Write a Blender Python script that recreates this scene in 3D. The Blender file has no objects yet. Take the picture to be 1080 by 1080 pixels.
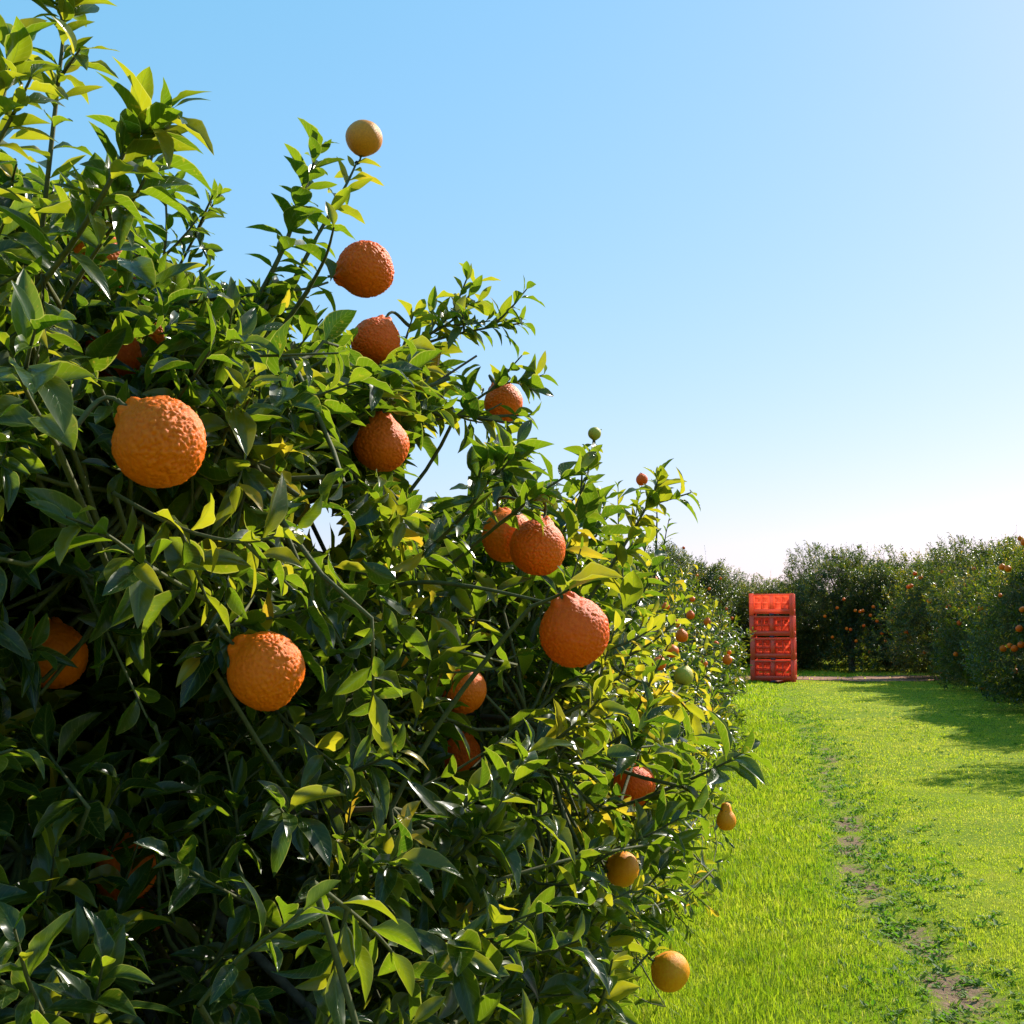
import bpy, math, random
import numpy as np
from mathutils import Vector, Matrix

rng = np.random.default_rng(11)
random.seed(5)
scene = bpy.context.scene
col = scene.collection
R = math.radians

# ------------------------------------------------------------------ camera
FPX, W = 1304.0, 1080.0
CAMZ = 1.6
PITCH = math.atan(115 / FPX)
cam_d = bpy.data.cameras.new("camera")
cam = bpy.data.objects.new("camera", cam_d)
col.objects.link(cam)
cam.location = (0, 0, CAMZ)
cam.rotation_euler = (math.pi / 2 + PITCH, 0, 0)
cam_d.sensor_width = 36
cam_d.lens = FPX / W * 36
cam_d.clip_start = 0.05
cam_d.clip_end = 5000
scene.camera = cam
CP, SP = math.cos(PITCH), math.sin(PITCH)


def P(px, py, d):
    """world point at picture position (px, py) and distance d along the view axis"""
    a = (px - 540) / FPX * d
    b = (540 - py) / FPX * d
    return np.array([a, d * CP - b * SP, CAMZ + d * SP + b * CP])


def proj(p):
    p = np.asarray(p, float)
    x, y, z = p[..., 0], p[..., 1], p[..., 2] - CAMZ
    d = y * CP + z * SP
    b = -y * SP + z * CP
    ds = np.maximum(d, 0.05)
    return 540 + FPX * x / ds, 540 - FPX * b / ds, d


# ------------------------------------------------------------------ bookkeeping
def tag(o, label=None, cat=None, group=None, kind=None):
    if label: o['label'] = label
    if cat: o['category'] = cat
    if group: o['group'] = group
    if kind: o['kind'] = kind
    return o


def empty(name, loc):
    o = bpy.data.objects.new(name, None)
    o.empty_display_size = 0.2
    o.location = [float(v) for v in loc]
    col.objects.link(o)
    return o


def link(name, me, parent=None):
    o = bpy.data.objects.new(name, me)
    col.objects.link(o)
    if parent is not None: o.parent = parent
    return o


def mesh_np(name, verts, faces, mat, attr=None, smooth=True):
    """faces: (M,k) int array with constant k"""
    me = bpy.data.meshes.new(name)
    verts = np.ascontiguousarray(verts, dtype=np.float32)
    faces = np.ascontiguousarray(faces, dtype=np.int32)
    m, k = faces.shape
    me.vertices.add(len(verts)); me.vertices.foreach_set('co', verts.ravel())
    me.loops.add(m * k); me.loops.foreach_set('vertex_index', faces.ravel())
    me.polygons.add(m)
    me.polygons.foreach_set('loop_start', np.arange(0, m * k, k, dtype=np.int32))
    me.polygons.foreach_set('loop_total', np.full(m, k, dtype=np.int32))
    if smooth: me.polygons.foreach_set('use_smooth', np.ones(m, dtype=bool))
    if attr is not None:
        a = me.attributes.new('leafdata', 'FLOAT_VECTOR', 'POINT')
        a.data.foreach_set('vector', np.ascontiguousarray(attr, dtype=np.float32).ravel())
    me.update(calc_edges=True)
    me.materials.append(mat)
    return me


# ------------------------------------------------------------------ materials
def new_mat(name):
    m = bpy.data.materials.new(name)
    m.use_nodes = True
    nt = m.node_tree
    nt.nodes.clear()
    out = nt.nodes.new('ShaderNodeOutputMaterial')
    return m, nt, out


def N(nt, t, **kw):
    n = nt.nodes.new(t)
    for k, v in kw.items():
        if k.startswith('i_'):
            n.inputs[k[2:].replace('_', ' ')].default_value = v
        else:
            setattr(n, k, v)
    return n


def math_n(nt, op, a, b=None, clamp=False):
    n = nt.nodes.new('ShaderNodeMath'); n.operation = op; n.use_clamp = clamp
    for i, v in enumerate((a, b)):
        if v is None: continue
        if isinstance(v, (int, float)): n.inputs[i].default_value = v
        else: nt.links.new(v, n.inputs[i])
    return n.outputs[0]


def ramp(nt, fac, stops):
    n = nt.nodes.new('ShaderNodeValToRGB')
    e = n.color_ramp.elements
    while len(e) < len(stops): e.new(0.5)
    for el, (p, c) in zip(e, stops):
        el.position = p; el.color = (*c, 1)
    nt.links.new(fac, n.inputs[0])
    return n.outputs[0]


def mixc(nt, fac, a, b, mode='MIX'):
    n = nt.nodes.new('ShaderNodeMix'); n.data_type = 'RGBA'; n.blend_type = mode
    for s, v in ((0, fac), (6, a), (7, b)):
        if isinstance(v, (int, float)): n.inputs[s].default_value = v
        elif isinstance(v, tuple): n.inputs[s].default_value = (*v, 1)
        else: nt.links.new(v, n.inputs[s])
    return n.outputs[2]


def leaf_material(name, stops, tstops, trans=0.42, rough=0.3, veins=True, spec=0.5):
    m, nt, out = new_mat(name)
    at = N(nt, 'ShaderNodeAttribute', attribute_name='leafdata')
    sep = N(nt, 'ShaderNodeSeparateXYZ')
    nt.links.new(at.outputs['Vector'], sep.inputs[0])
    u, v, r = sep.outputs
    geo = N(nt, 'ShaderNodeNewGeometry')
    nz = N(nt, 'ShaderNodeTexNoise', i_Scale=35.0, i_Detail=3.0)
    nt.links.new(geo.outputs['Position'], nz.inputs['Vector'])
    rr = math_n(nt, 'ADD', r, math_n(nt, 'MULTIPLY', math_n(nt, 'SUBTRACT', nz.outputs[0], 0.5), 0.25))
    c = ramp(nt, rr, stops)
    t = ramp(nt, rr, tstops)
    if veins:
        n3 = N(nt, 'ShaderNodeTexNoise', i_Scale=150.0, i_Detail=2.0)
        nt.links.new(geo.outputs['Position'], n3.inputs['Vector'])
        bl = math_n(nt, 'MULTIPLY', math_n(nt, 'SUBTRACT', n3.outputs[0], 0.64), 9.0, clamp=True)
        c = mixc(nt, math_n(nt, 'MULTIPLY', bl, 0.5), c, (0.20, 0.17, 0.04))
        t = mixc(nt, math_n(nt, 'MULTIPLY', bl, 0.6), t, (0.65, 0.50, 0.04))
    bs = N(nt, 'ShaderNodeBsdfPrincipled', i_Roughness=rough)
    bs.inputs['Specular IOR Level'].default_value = spec
    tr = N(nt, 'ShaderNodeBsdfTranslucent')
    if veins:
        au = math_n(nt, 'ABSOLUTE', u)
        mid = math_n(nt, 'LESS_THAN', au, 0.045)
        # side veins: slanted stripes running from the midrib to the margin
        ph = math_n(nt, 'SUBTRACT', math_n(nt, 'MULTIPLY', v, 9.0), math_n(nt, 'MULTIPLY', au, 2.2))
        st = math_n(nt, 'ABSOLUTE', math_n(nt, 'SUBTRACT', math_n(nt, 'FRACT', ph), 0.5))
        side = math_n(nt, 'LESS_THAN', st, 0.045)
        edge = math_n(nt, 'GREATER_THAN', au, 0.93)  # pale translucent margin, with the light it catches painted into its colour
        c = mixc(nt, math_n(nt, 'MULTIPLY', side, 0.22), c, (0.16, 0.22, 0.05))
        c = mixc(nt, math_n(nt, 'MULTIPLY', mid, 0.6), c, (0.2, 0.26, 0.06))
        c = mixc(nt, math_n(nt, 'MULTIPLY', edge, 0.35), c, (0.3, 0.32, 0.05))
        t = mixc(nt, math_n(nt, 'MULTIPLY', side, 0.3), t, (0.5, 0.6, 0.08))
        t = mixc(nt, math_n(nt, 'MULTIPLY', mid, 0.35), t, (0.10, 0.16, 0.02))
        t = mixc(nt, math_n(nt, 'MULTIPLY', edge, 0.45), t, (0.8, 0.75, 0.15))
        bp = N(nt, 'ShaderNodeBump', i_Strength=0.35, i_Distance=0.002)
        hh = math_n(nt, 'ADD', math_n(nt, 'MULTIPLY', nz.outputs[0], 0.8),
                    math_n(nt, 'MULTIPLY', math_n(nt, 'ADD', mid, side), -0.35))
        nt.links.new(hh, bp.inputs['Height'])
        nt.links.new(bp.outputs[0], bs.inputs['Normal'])
    nt.links.new(c, bs.inputs['Base Color'])
    nt.links.new(t, tr.inputs['Color'])
    mx = N(nt, 'ShaderNodeMixShader', i_Fac=trans)
    nt.links.new(bs.outputs[0], mx.inputs[1]); nt.links.new(tr.outputs[0], mx.inputs[2])
    nt.links.new(mx.outputs[0], out.inputs['Surface'])
    return m


STOPS = [(0.0, (0.011, 0.031, 0.010)), (0.48, (0.030, 0.058, 0.010)), (0.84, (0.10, 0.12, 0.015)),
         (0.93, (0.30, 0.25, 0.02)), (1.0, (0.38, 0.2, 0.02))]
TSTOPS = [(0.0, (0.05, 0.14, 0.005)), (0.48, (0.25, 0.37, 0.008)), (0.84, (0.74, 0.64, 0.02)),
          (0.93, (0.85, 0.62, 0.03)), (1.0, (0.85, 0.42, 0.03))]
M_leaf = leaf_material('citrus_leaf', STOPS, TSTOPS, trans=0.46, rough=0.25)
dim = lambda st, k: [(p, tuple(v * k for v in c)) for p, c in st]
M_leaf_far_shaded = leaf_material('citrus_leaf_distant_shaded', dim(STOPS, .72), dim(TSTOPS, .72), trans=0.38, rough=0.33, veins=False)  # leaf colours darkened to stand in for the deep shade of distant trees
M_grass = leaf_material('grass_blade',
    [(0.0, (0.07, 0.13, 0.01)), (0.5, (0.18, 0.24, 0.012)), (0.85, (0.31, 0.33, 0.03)), (1.0, (0.3, 0.27, 0.08))],
    [(0.0, (0.25, 0.46, 0.01)), (0.5, (0.54, 0.66, 0.02)), (0.85, (0.78, 0.78, 0.08)), (1.0, (0.6, 0.5, 0.15))],
    trans=0.5, rough=0.45, veins=False, spec=0.12)
M_weed = leaf_material('weed_leaf',
    [(0.0, (0.05, 0.11, 0.012)), (0.6, (0.09, 0.16, 0.015)), (1.0, (0.13, 0.18, 0.03))],
    [(0.0, (0.1, 0.28, 0.01)), (0.6, (0.2, 0.42, 0.015)), (1.0, (0.4, 0.5, 0.05))],
    trans=0.45, rough=0.6, veins=False, spec=0.25)


def bark_material(name, c1, c2, scale=60.0):
    m, nt, out = new_mat(name)
    tc = N(nt, 'ShaderNodeTexCoord')
    nz = N(nt, 'ShaderNodeTexNoise', i_Scale=scale, i_Detail=5.0, i_Roughness=0.7)
    nt.links.new(tc.outputs['Object'], nz.inputs['Vector'])
    c = ramp(nt, nz.outputs[0], [(0.3, c1), (0.7, c2)])
    bs = N(nt, 'ShaderNodeBsdfPrincipled', i_Roughness=0.8)
    nt.links.new(c, bs.inputs['Base Color'])
    bp = N(nt, 'ShaderNodeBump', i_Strength=0.5, i_Distance=0.004)
    nt.links.new(nz.outputs[0], bp.inputs['Height']); nt.links.new(bp.outputs[0], bs.inputs['Normal'])
    nt.links.new(bs.outputs[0], out.inputs['Surface'])
    return m


M_bark = bark_material('bark', (0.05, 0.04, 0.03), (0.16, 0.13, 0.10), 30)
M_twig = bark_material('green_twig', (0.045, 0.055, 0.012), (0.10, 0.095, 0.025), 90)


def peel_material(name, c_hi, c_lo, spot):
    m, nt, out = new_mat(name)
    tc = N(nt, 'ShaderNodeTexCoord')
    oi = N(nt, 'ShaderNodeObjectInfo')
    n1 = N(nt, 'ShaderNodeTexNoise', i_Scale=22.0, i_Detail=4.0)
    nt.links.new(tc.outputs['Object'], n1.inputs['Vector'])
    c = ramp(nt, n1.outputs[0], [(0.35, c_lo), (0.65, c_hi)])
    n2 = N(nt, 'ShaderNodeTexNoise', i_Scale=60.0, i_Detail=6.0, i_Roughness=0.7)
    nt.links.new(tc.outputs['Object'], n2.inputs['Vector'])
    sp = math_n(nt, 'MULTIPLY', math_n(nt, 'SUBTRACT', n2.outputs[0], 0.63, ), 9.0, clamp=True)
    c = mixc(nt, math_n(nt, 'MULTIPLY', sp, 0.5), c, spot)
    hv = N(nt, 'ShaderNodeHueSaturation')
    nt.links.new(math_n(nt, 'ADD', 0.494, math_n(nt, 'MULTIPLY', oi.outputs['Random'], 0.012)), hv.inputs['Hue'])
    nt.links.new(c, hv.inputs['Color'])
    bs = N(nt, 'ShaderNodeBsdfPrincipled', i_Roughness=0.45)
    bs.inputs['Specular IOR Level'].default_value = 0.22
    bs.inputs['Subsurface Weight'].default_value = 0.08
    bs.inputs['Subsurface Radius'].default_value = (0.6, 0.2, 0.05)
    bs.inputs['Subsurface Scale'].default_value = 0.006
    nt.links.new(hv.outputs[0], bs.inputs['Base Color'])
    vo = N(nt, 'ShaderNodeTexVoronoi', i_Scale=620.0)
    nt.links.new(tc.outputs['Object'], vo.inputs['Vector'])
    bp = N(nt, 'ShaderNodeBump', i_Strength=0.35, i_Distance=0.0007)
    nt.links.new(vo.outputs['Distance'], bp.inputs['Height']); nt.links.new(bp.outputs[0], bs.inputs['Normal'])
    nt.links.new(bs.outputs[0], out.inputs['Surface'])
    return m


M_peel = peel_material('bumpy_orange_peel', (0.93, 0.155, 0.002), (0.86, 0.120, 0.002), (0.42, 0.15, 0.03))
M_peel2 = peel_material('smooth_yellow_orange_peel', (0.90, 0.34, 0.008), (0.88, 0.26, 0.006), (0.6, 0.36, 0.05))
M_peel3 = peel_material('tan_orange_peel', (0.74, 0.24, 0.02), (0.62, 0.19, 0.02), (0.5, 0.3, 0.08))
M_green = peel_material('green_peel', (0.52, 0.40, 0.04), (0.36, 0.34, 0.04), (0.5, 0.4, 0.1))


def ground_material():
    m, nt, out = new_mat('turf_soil')
    geo = N(nt, 'ShaderNodeNewGeometry')
    n1 = N(nt, 'ShaderNodeTexNoise', i_Scale=0.9, i_Detail=6.0, i_Roughness=0.65)
    n2 = N(nt, 'ShaderNodeTexNoise', i_Scale=28.0, i_Detail=6.0, i_Roughness=0.7)
    for n in (n1, n2): nt.links.new(geo.outputs['Position'], n.inputs['Vector'])
    at = N(nt, 'ShaderNodeAttribute', attribute_name='leafdata')   # x = bare soil amount
    sep = N(nt, 'ShaderNodeSeparateXYZ'); nt.links.new(at.outputs['Vector'], sep.inputs[0])
    g = ramp(nt, n1.outputs[0], [(0.3, (0.13, 0.20, 0.006)), (0.5, (0.22, 0.29, 0.008)), (0.7, (0.32, 0.33, 0.012))])
    g = mixc(nt, math_n(nt, 'MULTIPLY', n2.outputs[0], 0.5), g, (0.06, 0.09, 0.006))
    s = ramp(nt, n2.outputs[0], [(0.3, (0.13, 0.085, 0.05)), (0.6, (0.27, 0.17, 0.105)), (0.8, (0.36, 0.25, 0.17))])
    f = math_n(nt, 'ADD', sep.outputs[0], math_n(nt, 'MULTIPLY', math_n(nt, 'SUBTRACT', n2.outputs[0], 0.5), 1.2))
    f = math_n(nt, 'MULTIPLY', math_n(nt, 'SUBTRACT', f, 0.35), 4.0, clamp=True)
    c = mixc(nt, f, g, s)
    bs = N(nt, 'ShaderNodeBsdfPrincipled', i_Roughness=0.95)
    bs.inputs['Specular IOR Level'].default_value = 0.1
    nt.links.new(c, bs.inputs['Base Color'])
    bp = N(nt, 'ShaderNodeBump', i_Strength=0.8, i_Distance=0.03)
    nt.links.new(n2.outputs[0], bp.inputs['Height']); nt.links.new(bp.outputs[0], bs.inputs['Normal'])
    nt.links.new(bs.outputs[0], out.inputs['Surface'])
    return m


def dirt_material():
    m, nt, out = new_mat('red_dirt')
    geo = N(nt, 'ShaderNodeNewGeometry')
    n2 = N(nt, 'ShaderNodeTexNoise', i_Scale=6.0, i_Detail=8.0, i_Roughness=0.7)
    nt.links.new(geo.outputs['Position'], n2.inputs['Vector'])
    c = ramp(nt, n2.outputs[0], [(0.3, (0.20, 0.10, 0.06)), (0.7, (0.40, 0.22, 0.15))])
    bs = N(nt, 'ShaderNodeBsdfPrincipled', i_Roughness=0.95)
    bs.inputs['Specular IOR Level'].default_value = 0.1
    nt.links.new(c, bs.inputs['Base Color'])
    bp = N(nt, 'ShaderNodeBump', i_Strength=0.8, i_Distance=0.03)
    nt.links.new(n2.outputs[0], bp.inputs['Height']); nt.links.new(bp.outputs[0], bs.inputs['Normal'])
    nt.links.new(bs.outputs[0], out.inputs['Surface'])
    return m


def plastic_material(name, c, trans):
    m, nt, out = new_mat(name)
    tc = N(nt, 'ShaderNodeTexCoord')
    nz = N(nt, 'ShaderNodeTexNoise', i_Scale=5.0, i_Detail=6.0, i_Roughness=0.7)
    nt.links.new(tc.outputs['Object'], nz.inputs['Vector'])
    cc = mixc(nt, math_n(nt, 'MULTIPLY', nz.outputs[0], 0.35), c, tuple(v * 0.55 + 0.03 for v in c))
    bs = N(nt, 'ShaderNodeBsdfPrincipled', i_Roughness=0.42)
    nt.links.new(cc, bs.inputs['Base Color'])
    if trans:
        tr = N(nt, 'ShaderNodeBsdfTranslucent')
        tr.inputs[0].default_value = (1.0, 0.33, 0.20, 1)
        mx = N(nt, 'ShaderNodeMixShader', i_Fac=trans)
        nt.links.new(bs.outputs[0], mx.inputs[1]); nt.links.new(tr.outputs[0], mx.inputs[2])
        nt.links.new(mx.outputs[0], out.inputs['Surface'])
    else:
        nt.links.new(bs.outputs[0], out.inputs['Surface'])
    return m


M_binwall = plastic_material('orange_red_plastic_thin', (0.95, 0.25, 0.14), 0.80)
M_bin = plastic_material('orange_red_plastic', (0.95, 0.235, 0.14), 0.58)
M_navy = plastic_material('navy_plastic', (0.02, 0.025, 0.06), 0.0)

# ------------------------------------------------------------------ ground
def vnoise(x, y, s=1.0, seed=0.0):
    x = np.asarray(x) * s; y = np.asarray(y) * s
    return (np.sin(x * 1.3 + 2.1 * y + seed) + np.sin(2.7 * x - 1.1 * y + 1.7 * seed + 1)
            + np.sin(-1.9 * x + 3.3 * y + 2.3 * seed + 2) + np.sin(4.1 * x + 3.7 * y + seed * 3)) / 4


ROW = math.tan(R(10.8))


def ruts(x, y):
    """distance to the two wheel tracks of the grass alley"""
    w = 0.10 * np.sin(y * 0.5) + 0.06 * np.sin(y * 1.3 + 1)
    a = np.abs(x - (0.80 + ROW * y + w))
    b = np.abs(x - (2.95 + ROW * y + w))
    return a, b


def bare(x, y):
    a, b = ruts(x, y)
    n = vnoise(x, y, 2.3, 1.3) * 0.5 + vnoise(x, y, 5.1, 4.0) * 0.35
    s = np.exp(-(a / 0.17) ** 2) * (0.56 + 0.95 * n) * np.clip(1.25 - y / 26, 0.15, 1)
    s2 = np.exp(-(b / 0.2) ** 2) * (0.15 + 0.5 * n)
    return np.clip(np.maximum(s, s2), 0, 1)


def gh(x, y):
    a, b = ruts(x, y)
    h = 0.035 * vnoise(x, y, 0.35, 0.5) + 0.012 * vnoise(x, y, 1.7, 2.0)
    h = h - 0.035 * np.exp(-(a / 0.2) ** 2) - 0.02 * np.exp(-(b / 0.22) ** 2)
    far = np.clip((np.hypot(x, y) - 60) / 60, 0, 1)
    return h * (1 - far)


def axis(lo, hi, step, far):
    mid = np.arange(lo, hi + step / 2, step)
    g, v, s = [], step, step
    while v < far:
        g.append(v); s *= 1.35; v += s
    g = np.array(g)
    return np.concatenate([(lo - g)[::-1], mid, hi + g])


gx, gy = axis(-8, 16, 0.12, 2500), axis(2, 46, 0.12, 2500)
GX, GY = np.meshgrid(gx, gy)
GZ = gh(GX, GY)
vv = np.stack([GX, GY, GZ], -1).reshape(-1, 3)
nx, ny = len(gx), len(gy)
ii = (np.arange(ny - 1)[:, None] * nx + np.arange(nx - 1)[None]).ravel()
ff = np.stack([ii, ii + 1, ii + 1 + nx, ii + nx], -1)
at = np.zeros((len(vv), 3)); at[:, 0] = bare(vv[:, 0], vv[:, 1])
ground = link('ground', mesh_np('ground', vv, ff, ground_material(), at))
tag(ground, kind='structure')

# the reddish headland track that crosses behind the bins, 4 mm above the ground
tx = np.arange(1.0, 15.0, 0.2); ty = np.linspace(0, 1, 11)
TX, TT = np.meshgrid(tx, ty)
lo = 33.7 + 0.25 * np.sin(tx * 1.7) + 0.12 * np.sin(tx * 5); hi = 36.2 + 0.3 * np.sin(tx * 1.1 + 1)
TY = lo[None] + (hi - lo)[None] * TT
vv = np.stack([TX, TY, gh(TX, TY) + 0.012], -1).reshape(-1, 3)
nx = len(tx)
ii = (np.arange(len(ty) - 1)[:, None] * nx + np.arange(nx - 1)[None]).ravel()
tr_o = link('dirt_track', mesh_np('dirt_track', vv, np.stack([ii, ii + 1, ii + 1 + nx, ii + nx], -1), dirt_material()))
tag(tr_o, kind='structure')

# ------------------------------------------------------------------ grass (one object: nobody could count the blades)
def on_track(x, y):
    return (x > 1) & (x < 15) & (y > 33.6) & (y < 36.1)


def grass_band(y0, y1, dens, length, width):
    xl0 = lambda y: -1.2 + ROW * y
    xr0 = lambda y: np.minimum(7.5 + ROW * y, (y * 0.43) + 0.6)
    n = int((y1 - y0) * 9 * dens)
    y = rng.uniform(y0, y1, n); x = rng.uniform(-1.5 + ROW * y0, 8.0 + ROW * y1, n)
    k = (x > xl0(y)) & (x < xr0(y))
    b = bare(x, y)
    k &= rng.random(n) > np.clip(b * 1.9 - 0.25, 0, 0.97)
    k &= ~(on_track(x, y) & (rng.random(n) > 0.06))
    x, y, b = x[k], y[k], b[k]
    n = len(x)
    off = x - ROW * y
    lush = np.clip(1.15 - (off - 0.1) * 0.55, 0.4, 1.15) * (1 + 0.35 * vnoise(x, y, 1.1, 3.0))
    ra, rb = ruts(x, y)
    worn = np.exp(-(ra / 0.32) ** 2) + 0.6 * np.exp(-(rb / 0.35) ** 2)
    clump = vnoise(x, y, 9.0, 1.0) + 0.6 * vnoise(x, y, 19.0, 5.0)
    L = length * lush * rng.uniform(0.5, 1.35, n) * (1 - 0.5 * b) * (1 + 0.35 * clump) * (1 - 0.35 * np.clip(worn, 0, 1))
    wd = width * rng.uniform(0.7, 1.3, n)
    a = rng.uniform(0, 2 * np.pi, n)
    lean = rng.uniform(0.1, 0.8, n)
    dirx, diry = np.cos(a), np.sin(a)
    fa = a + np.pi / 2 + rng.normal(0, 0.5, n)
    sx, sy = np.cos(fa) * wd / 2, np.sin(fa) * wd / 2
    z = gh(x, y) - 0.004
    V = np.zeros((n, 6, 3)); A = np.zeros((n, 6, 3))
    tint = np.clip(0.36 + 0.18 * off / 2 + 0.16 * vnoise(x, y, 0.8, 7) + 0.20 * vnoise(x, y, 3.7, 2) + 0.1 * (off > 0.9) + rng.normal(0, 0.17, n) - 0.12 * clump - 0.16 * worn, 0, 0.9)
    dead = rng.random(n) < 0.015 + 0.22 * b
    tint[dead] = 0.97
    for j, (t, ww) in enumerate(((0, 1.0), (0.55, 0.85), (1.0, 0.12))):
        bend = lean * t ** 1.8
        cx = x + dirx * L * bend; cy = y + diry * L * bend
        cz = z + L * (t - 0.35 * lean * t * t)
        V[:, 2 * j] = np.stack([cx - sx * ww, cy - sy * ww, cz], -1)
        V[:, 2 * j + 1] = np.stack([cx + sx * ww, cy + sy * ww, cz], -1)
        A[:, 2 * j:2 * j + 2, 1] = t
    A[:, :, 2] = tint[:, None]
    base = (np.arange(n) * 6)[:, None]
    F = np.concatenate([base + np.array([[0, 1, 3, 2]]), base + np.array([[2, 3, 5, 4]])], 0)
    return V.reshape(-1, 3), F, A.reshape(-1, 3)


def merge(parts):
    vs, fs, as_, o = [], [], [], 0
    for v, f, a in parts:
        vs.append(v); fs.append(f + o); as_.append(a); o += len(v)
    return np.concatenate(vs), np.concatenate(fs), np.concatenate(as_)


bands = [(4.2, 6.5, 8500, 0.046, 0.0036), (6.5, 9, 5500, 0.046, 0.0046), (9, 13, 3200, 0.046, 0.0065),
         (13, 20, 1300, 0.055, 0.010), (20, 34, 420, 0.055, 0.018), (34, 50, 150, 0.17, 0.034)]
gv = merge([grass_band(*b) for b in bands])
grass = link('grass', mesh_np('grass', gv[0], gv[1], M_grass, gv[2]))
tag(grass, 'bright green mown grass covering the alley between the citrus rows', 'grass', kind='stuff')

# ------------------------------------------------------------------ leaf templates
def leaf_template(nl, nw, seed):
    r = np.random.default_rng(seed)
    fold = r.uniform(0.15, 0.75); arch = r.uniform(0.05, 0.55) * (1 if r.random() < 0.85 else -0.6)
    wav = r.uniform(0.01, 0.05); ph = r.uniform(0, 6); side = r.uniform(-0.1, 0.1); tw = r.uniform(-0.3, 0.3)
    wmax = r.uniform(0.16, 0.245)
    v, uvs = [], []
    for i in range(nl + 1):
        t = i / nl
        if nl > 3:
            tt = max(0.0, (t - 0.08) / 0.92)
        else:
            tt = t
        w = wmax * (math.sin(math.pi * tt ** 0.92) ** 0.78 if 0 < tt < 1 else 0) * (1 - 0.12 * tt)
        w = max(w, 0.011 if t < 0.5 else 0.0015)
        zc = -arch * t * t + 0.25 * arch * t
        yc = side * math.sin(math.pi * t)
        ang = tw * t
        for j in range(nw + 1):
            u = -1 + 2 * j / nw
            y = u * w
            z = abs(u) ** 1.3 * w * fold * 1.2 + wav * math.sin(t * 14 + ph + (2 if u > 0 else 0)) * abs(u) * (w / wmax)
            v.append((t, yc + y * math.cos(ang) - z * math.sin(ang), zc + z * math.cos(ang) + y * math.sin(ang)))
            uvs.append((u, t))
    f = []
    for i in range(nl):
        for j in range(nw):
            a = i * (nw + 1) + j
            f.append((a, a + 1, a + nw + 2, a + nw + 1))
    return np.array(v), np.array(f), np.array(uvs)


LOD = {'hi': [leaf_template(9, 4, s) for s in range(18)],
       'mid': [leaf_template(4, 2, s) for s in range(8)],
       'low': [leaf_template(2, 2, s) for s in range(6)]}


class Leaves:
    def __init__(s): s.p, s.d, s.n, s.l, s.t = [], [], [], [], []

    def add(s, p, d, n, l, t):
        s.p.append(p); s.d.append(d); s.n.append(n); s.l.append(l); s.t.append(t)

    def arrays(s):
        return [np.concatenate(a) for a in (s.p, s.d, s.n, s.l, s.t)]


def norm(a):
    return a / np.maximum(np.linalg.norm(a, axis=-1, keepdims=True), 1e-9)


UP = np.array([0, 0, 1.0])


def shoot(LV, pts, n, length, start=0.0, tint=0.35, spread=1.0, tsd=0.13, tip=True):
    """leaves in a spiral along a twig (pts: polyline)"""
    pts = np.asarray(pts, float)
    m = len(pts) - 1
    s = start + (1 - start) * (np.arange(n) + rng.uniform(-0.3, 0.3, n)) / max(n - 1, 1)
    s = np.clip(s, 0, 1) * m
    i = np.minimum(s.astype(int), m - 1); fr = (s - i)[:, None]
    pos = pts[i] * (1 - fr) + pts[i + 1] * fr
    ax = norm(pts[i + 1] - pts[i])
    ref = norm(np.cross(ax, UP + 0.01)); bi = np.cross(ax, ref)
    phi = rng.uniform(0, 6.28) + np.arange(n) * 2.4 + rng.normal(0, 0.25, n)
    rad = ref * np.cos(phi)[:, None] + bi * np.sin(phi)[:, None]
    q = np.arange(n) / max(n - 1, 1)
    ang = np.radians(rng.normal(58, 13, n) - 26 * q ** 2) * spread
    d = ax * np.cos(ang)[:, None] + rad * np.sin(ang)[:, None]
    d = norm(d + np.array([0, 0, -0.12]) + rng.normal(0, 0.1, (n, 3)))
    nn = ax * 0.9 + UP * 0.55 + np.array([0.18, 0.1, 0.1]) + rng.normal(0, 0.28, (n, 3))
    nn = norm(nn - d * np.sum(nn * d, -1, keepdims=True))
    L = length * rng.uniform(0.62, 1.2, n) * np.where(q > 0.85, 0.72, 1.0)
    t = np.clip(tint + rng.normal(0, tsd, n), 0, 0.86 if tint < 0.8 else 0.95)
    LV.add(pos, d, nn, L, t)


def build_leaves(arr, lodsel):
    """arr = (p,d,n,l,t); lodsel: array of 0 hi /1 mid /2 low"""
    p, d, n, l, t = arr
    b = np.cross(n, d)
    parts = []
    names = ['hi', 'mid', 'low']
    for k in range(3):
        T = LOD[names[k]]
        sel = np.where(lodsel == k)[0]
        if not len(sel): continue
        var = rng.integers(0, len(T), len(sel))
        for vi, (tv, tf, tu) in enumerate(T):
            q = sel[var == vi]
            if not len(q): continue
            wscale = rng.uniform(0.82, 1.25, len(q))[:, None, None]
            V = (p[q][:, None] + l[q][:, None, None] * (tv[None, :, 0:1] * d[q][:, None]
                 + tv[None, :, 1:2] * wscale * b[q][:, None] + tv[None, :, 2:3] * n[q][:, None]))
            A = np.zeros((len(q), len(tv), 3))
            A[:, :, 0] = tu[None, :, 0]; A[:, :, 1] = tu[None, :, 1]; A[:, :, 2] = t[q][:, None]
            F = tf[None] + (np.arange(len(q)) * len(tv))[:, None, None]
            parts.append((V.reshape(-1, 3), F.reshape(-1, 4), A.reshape(-1, 3)))
    return merge(parts)


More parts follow.
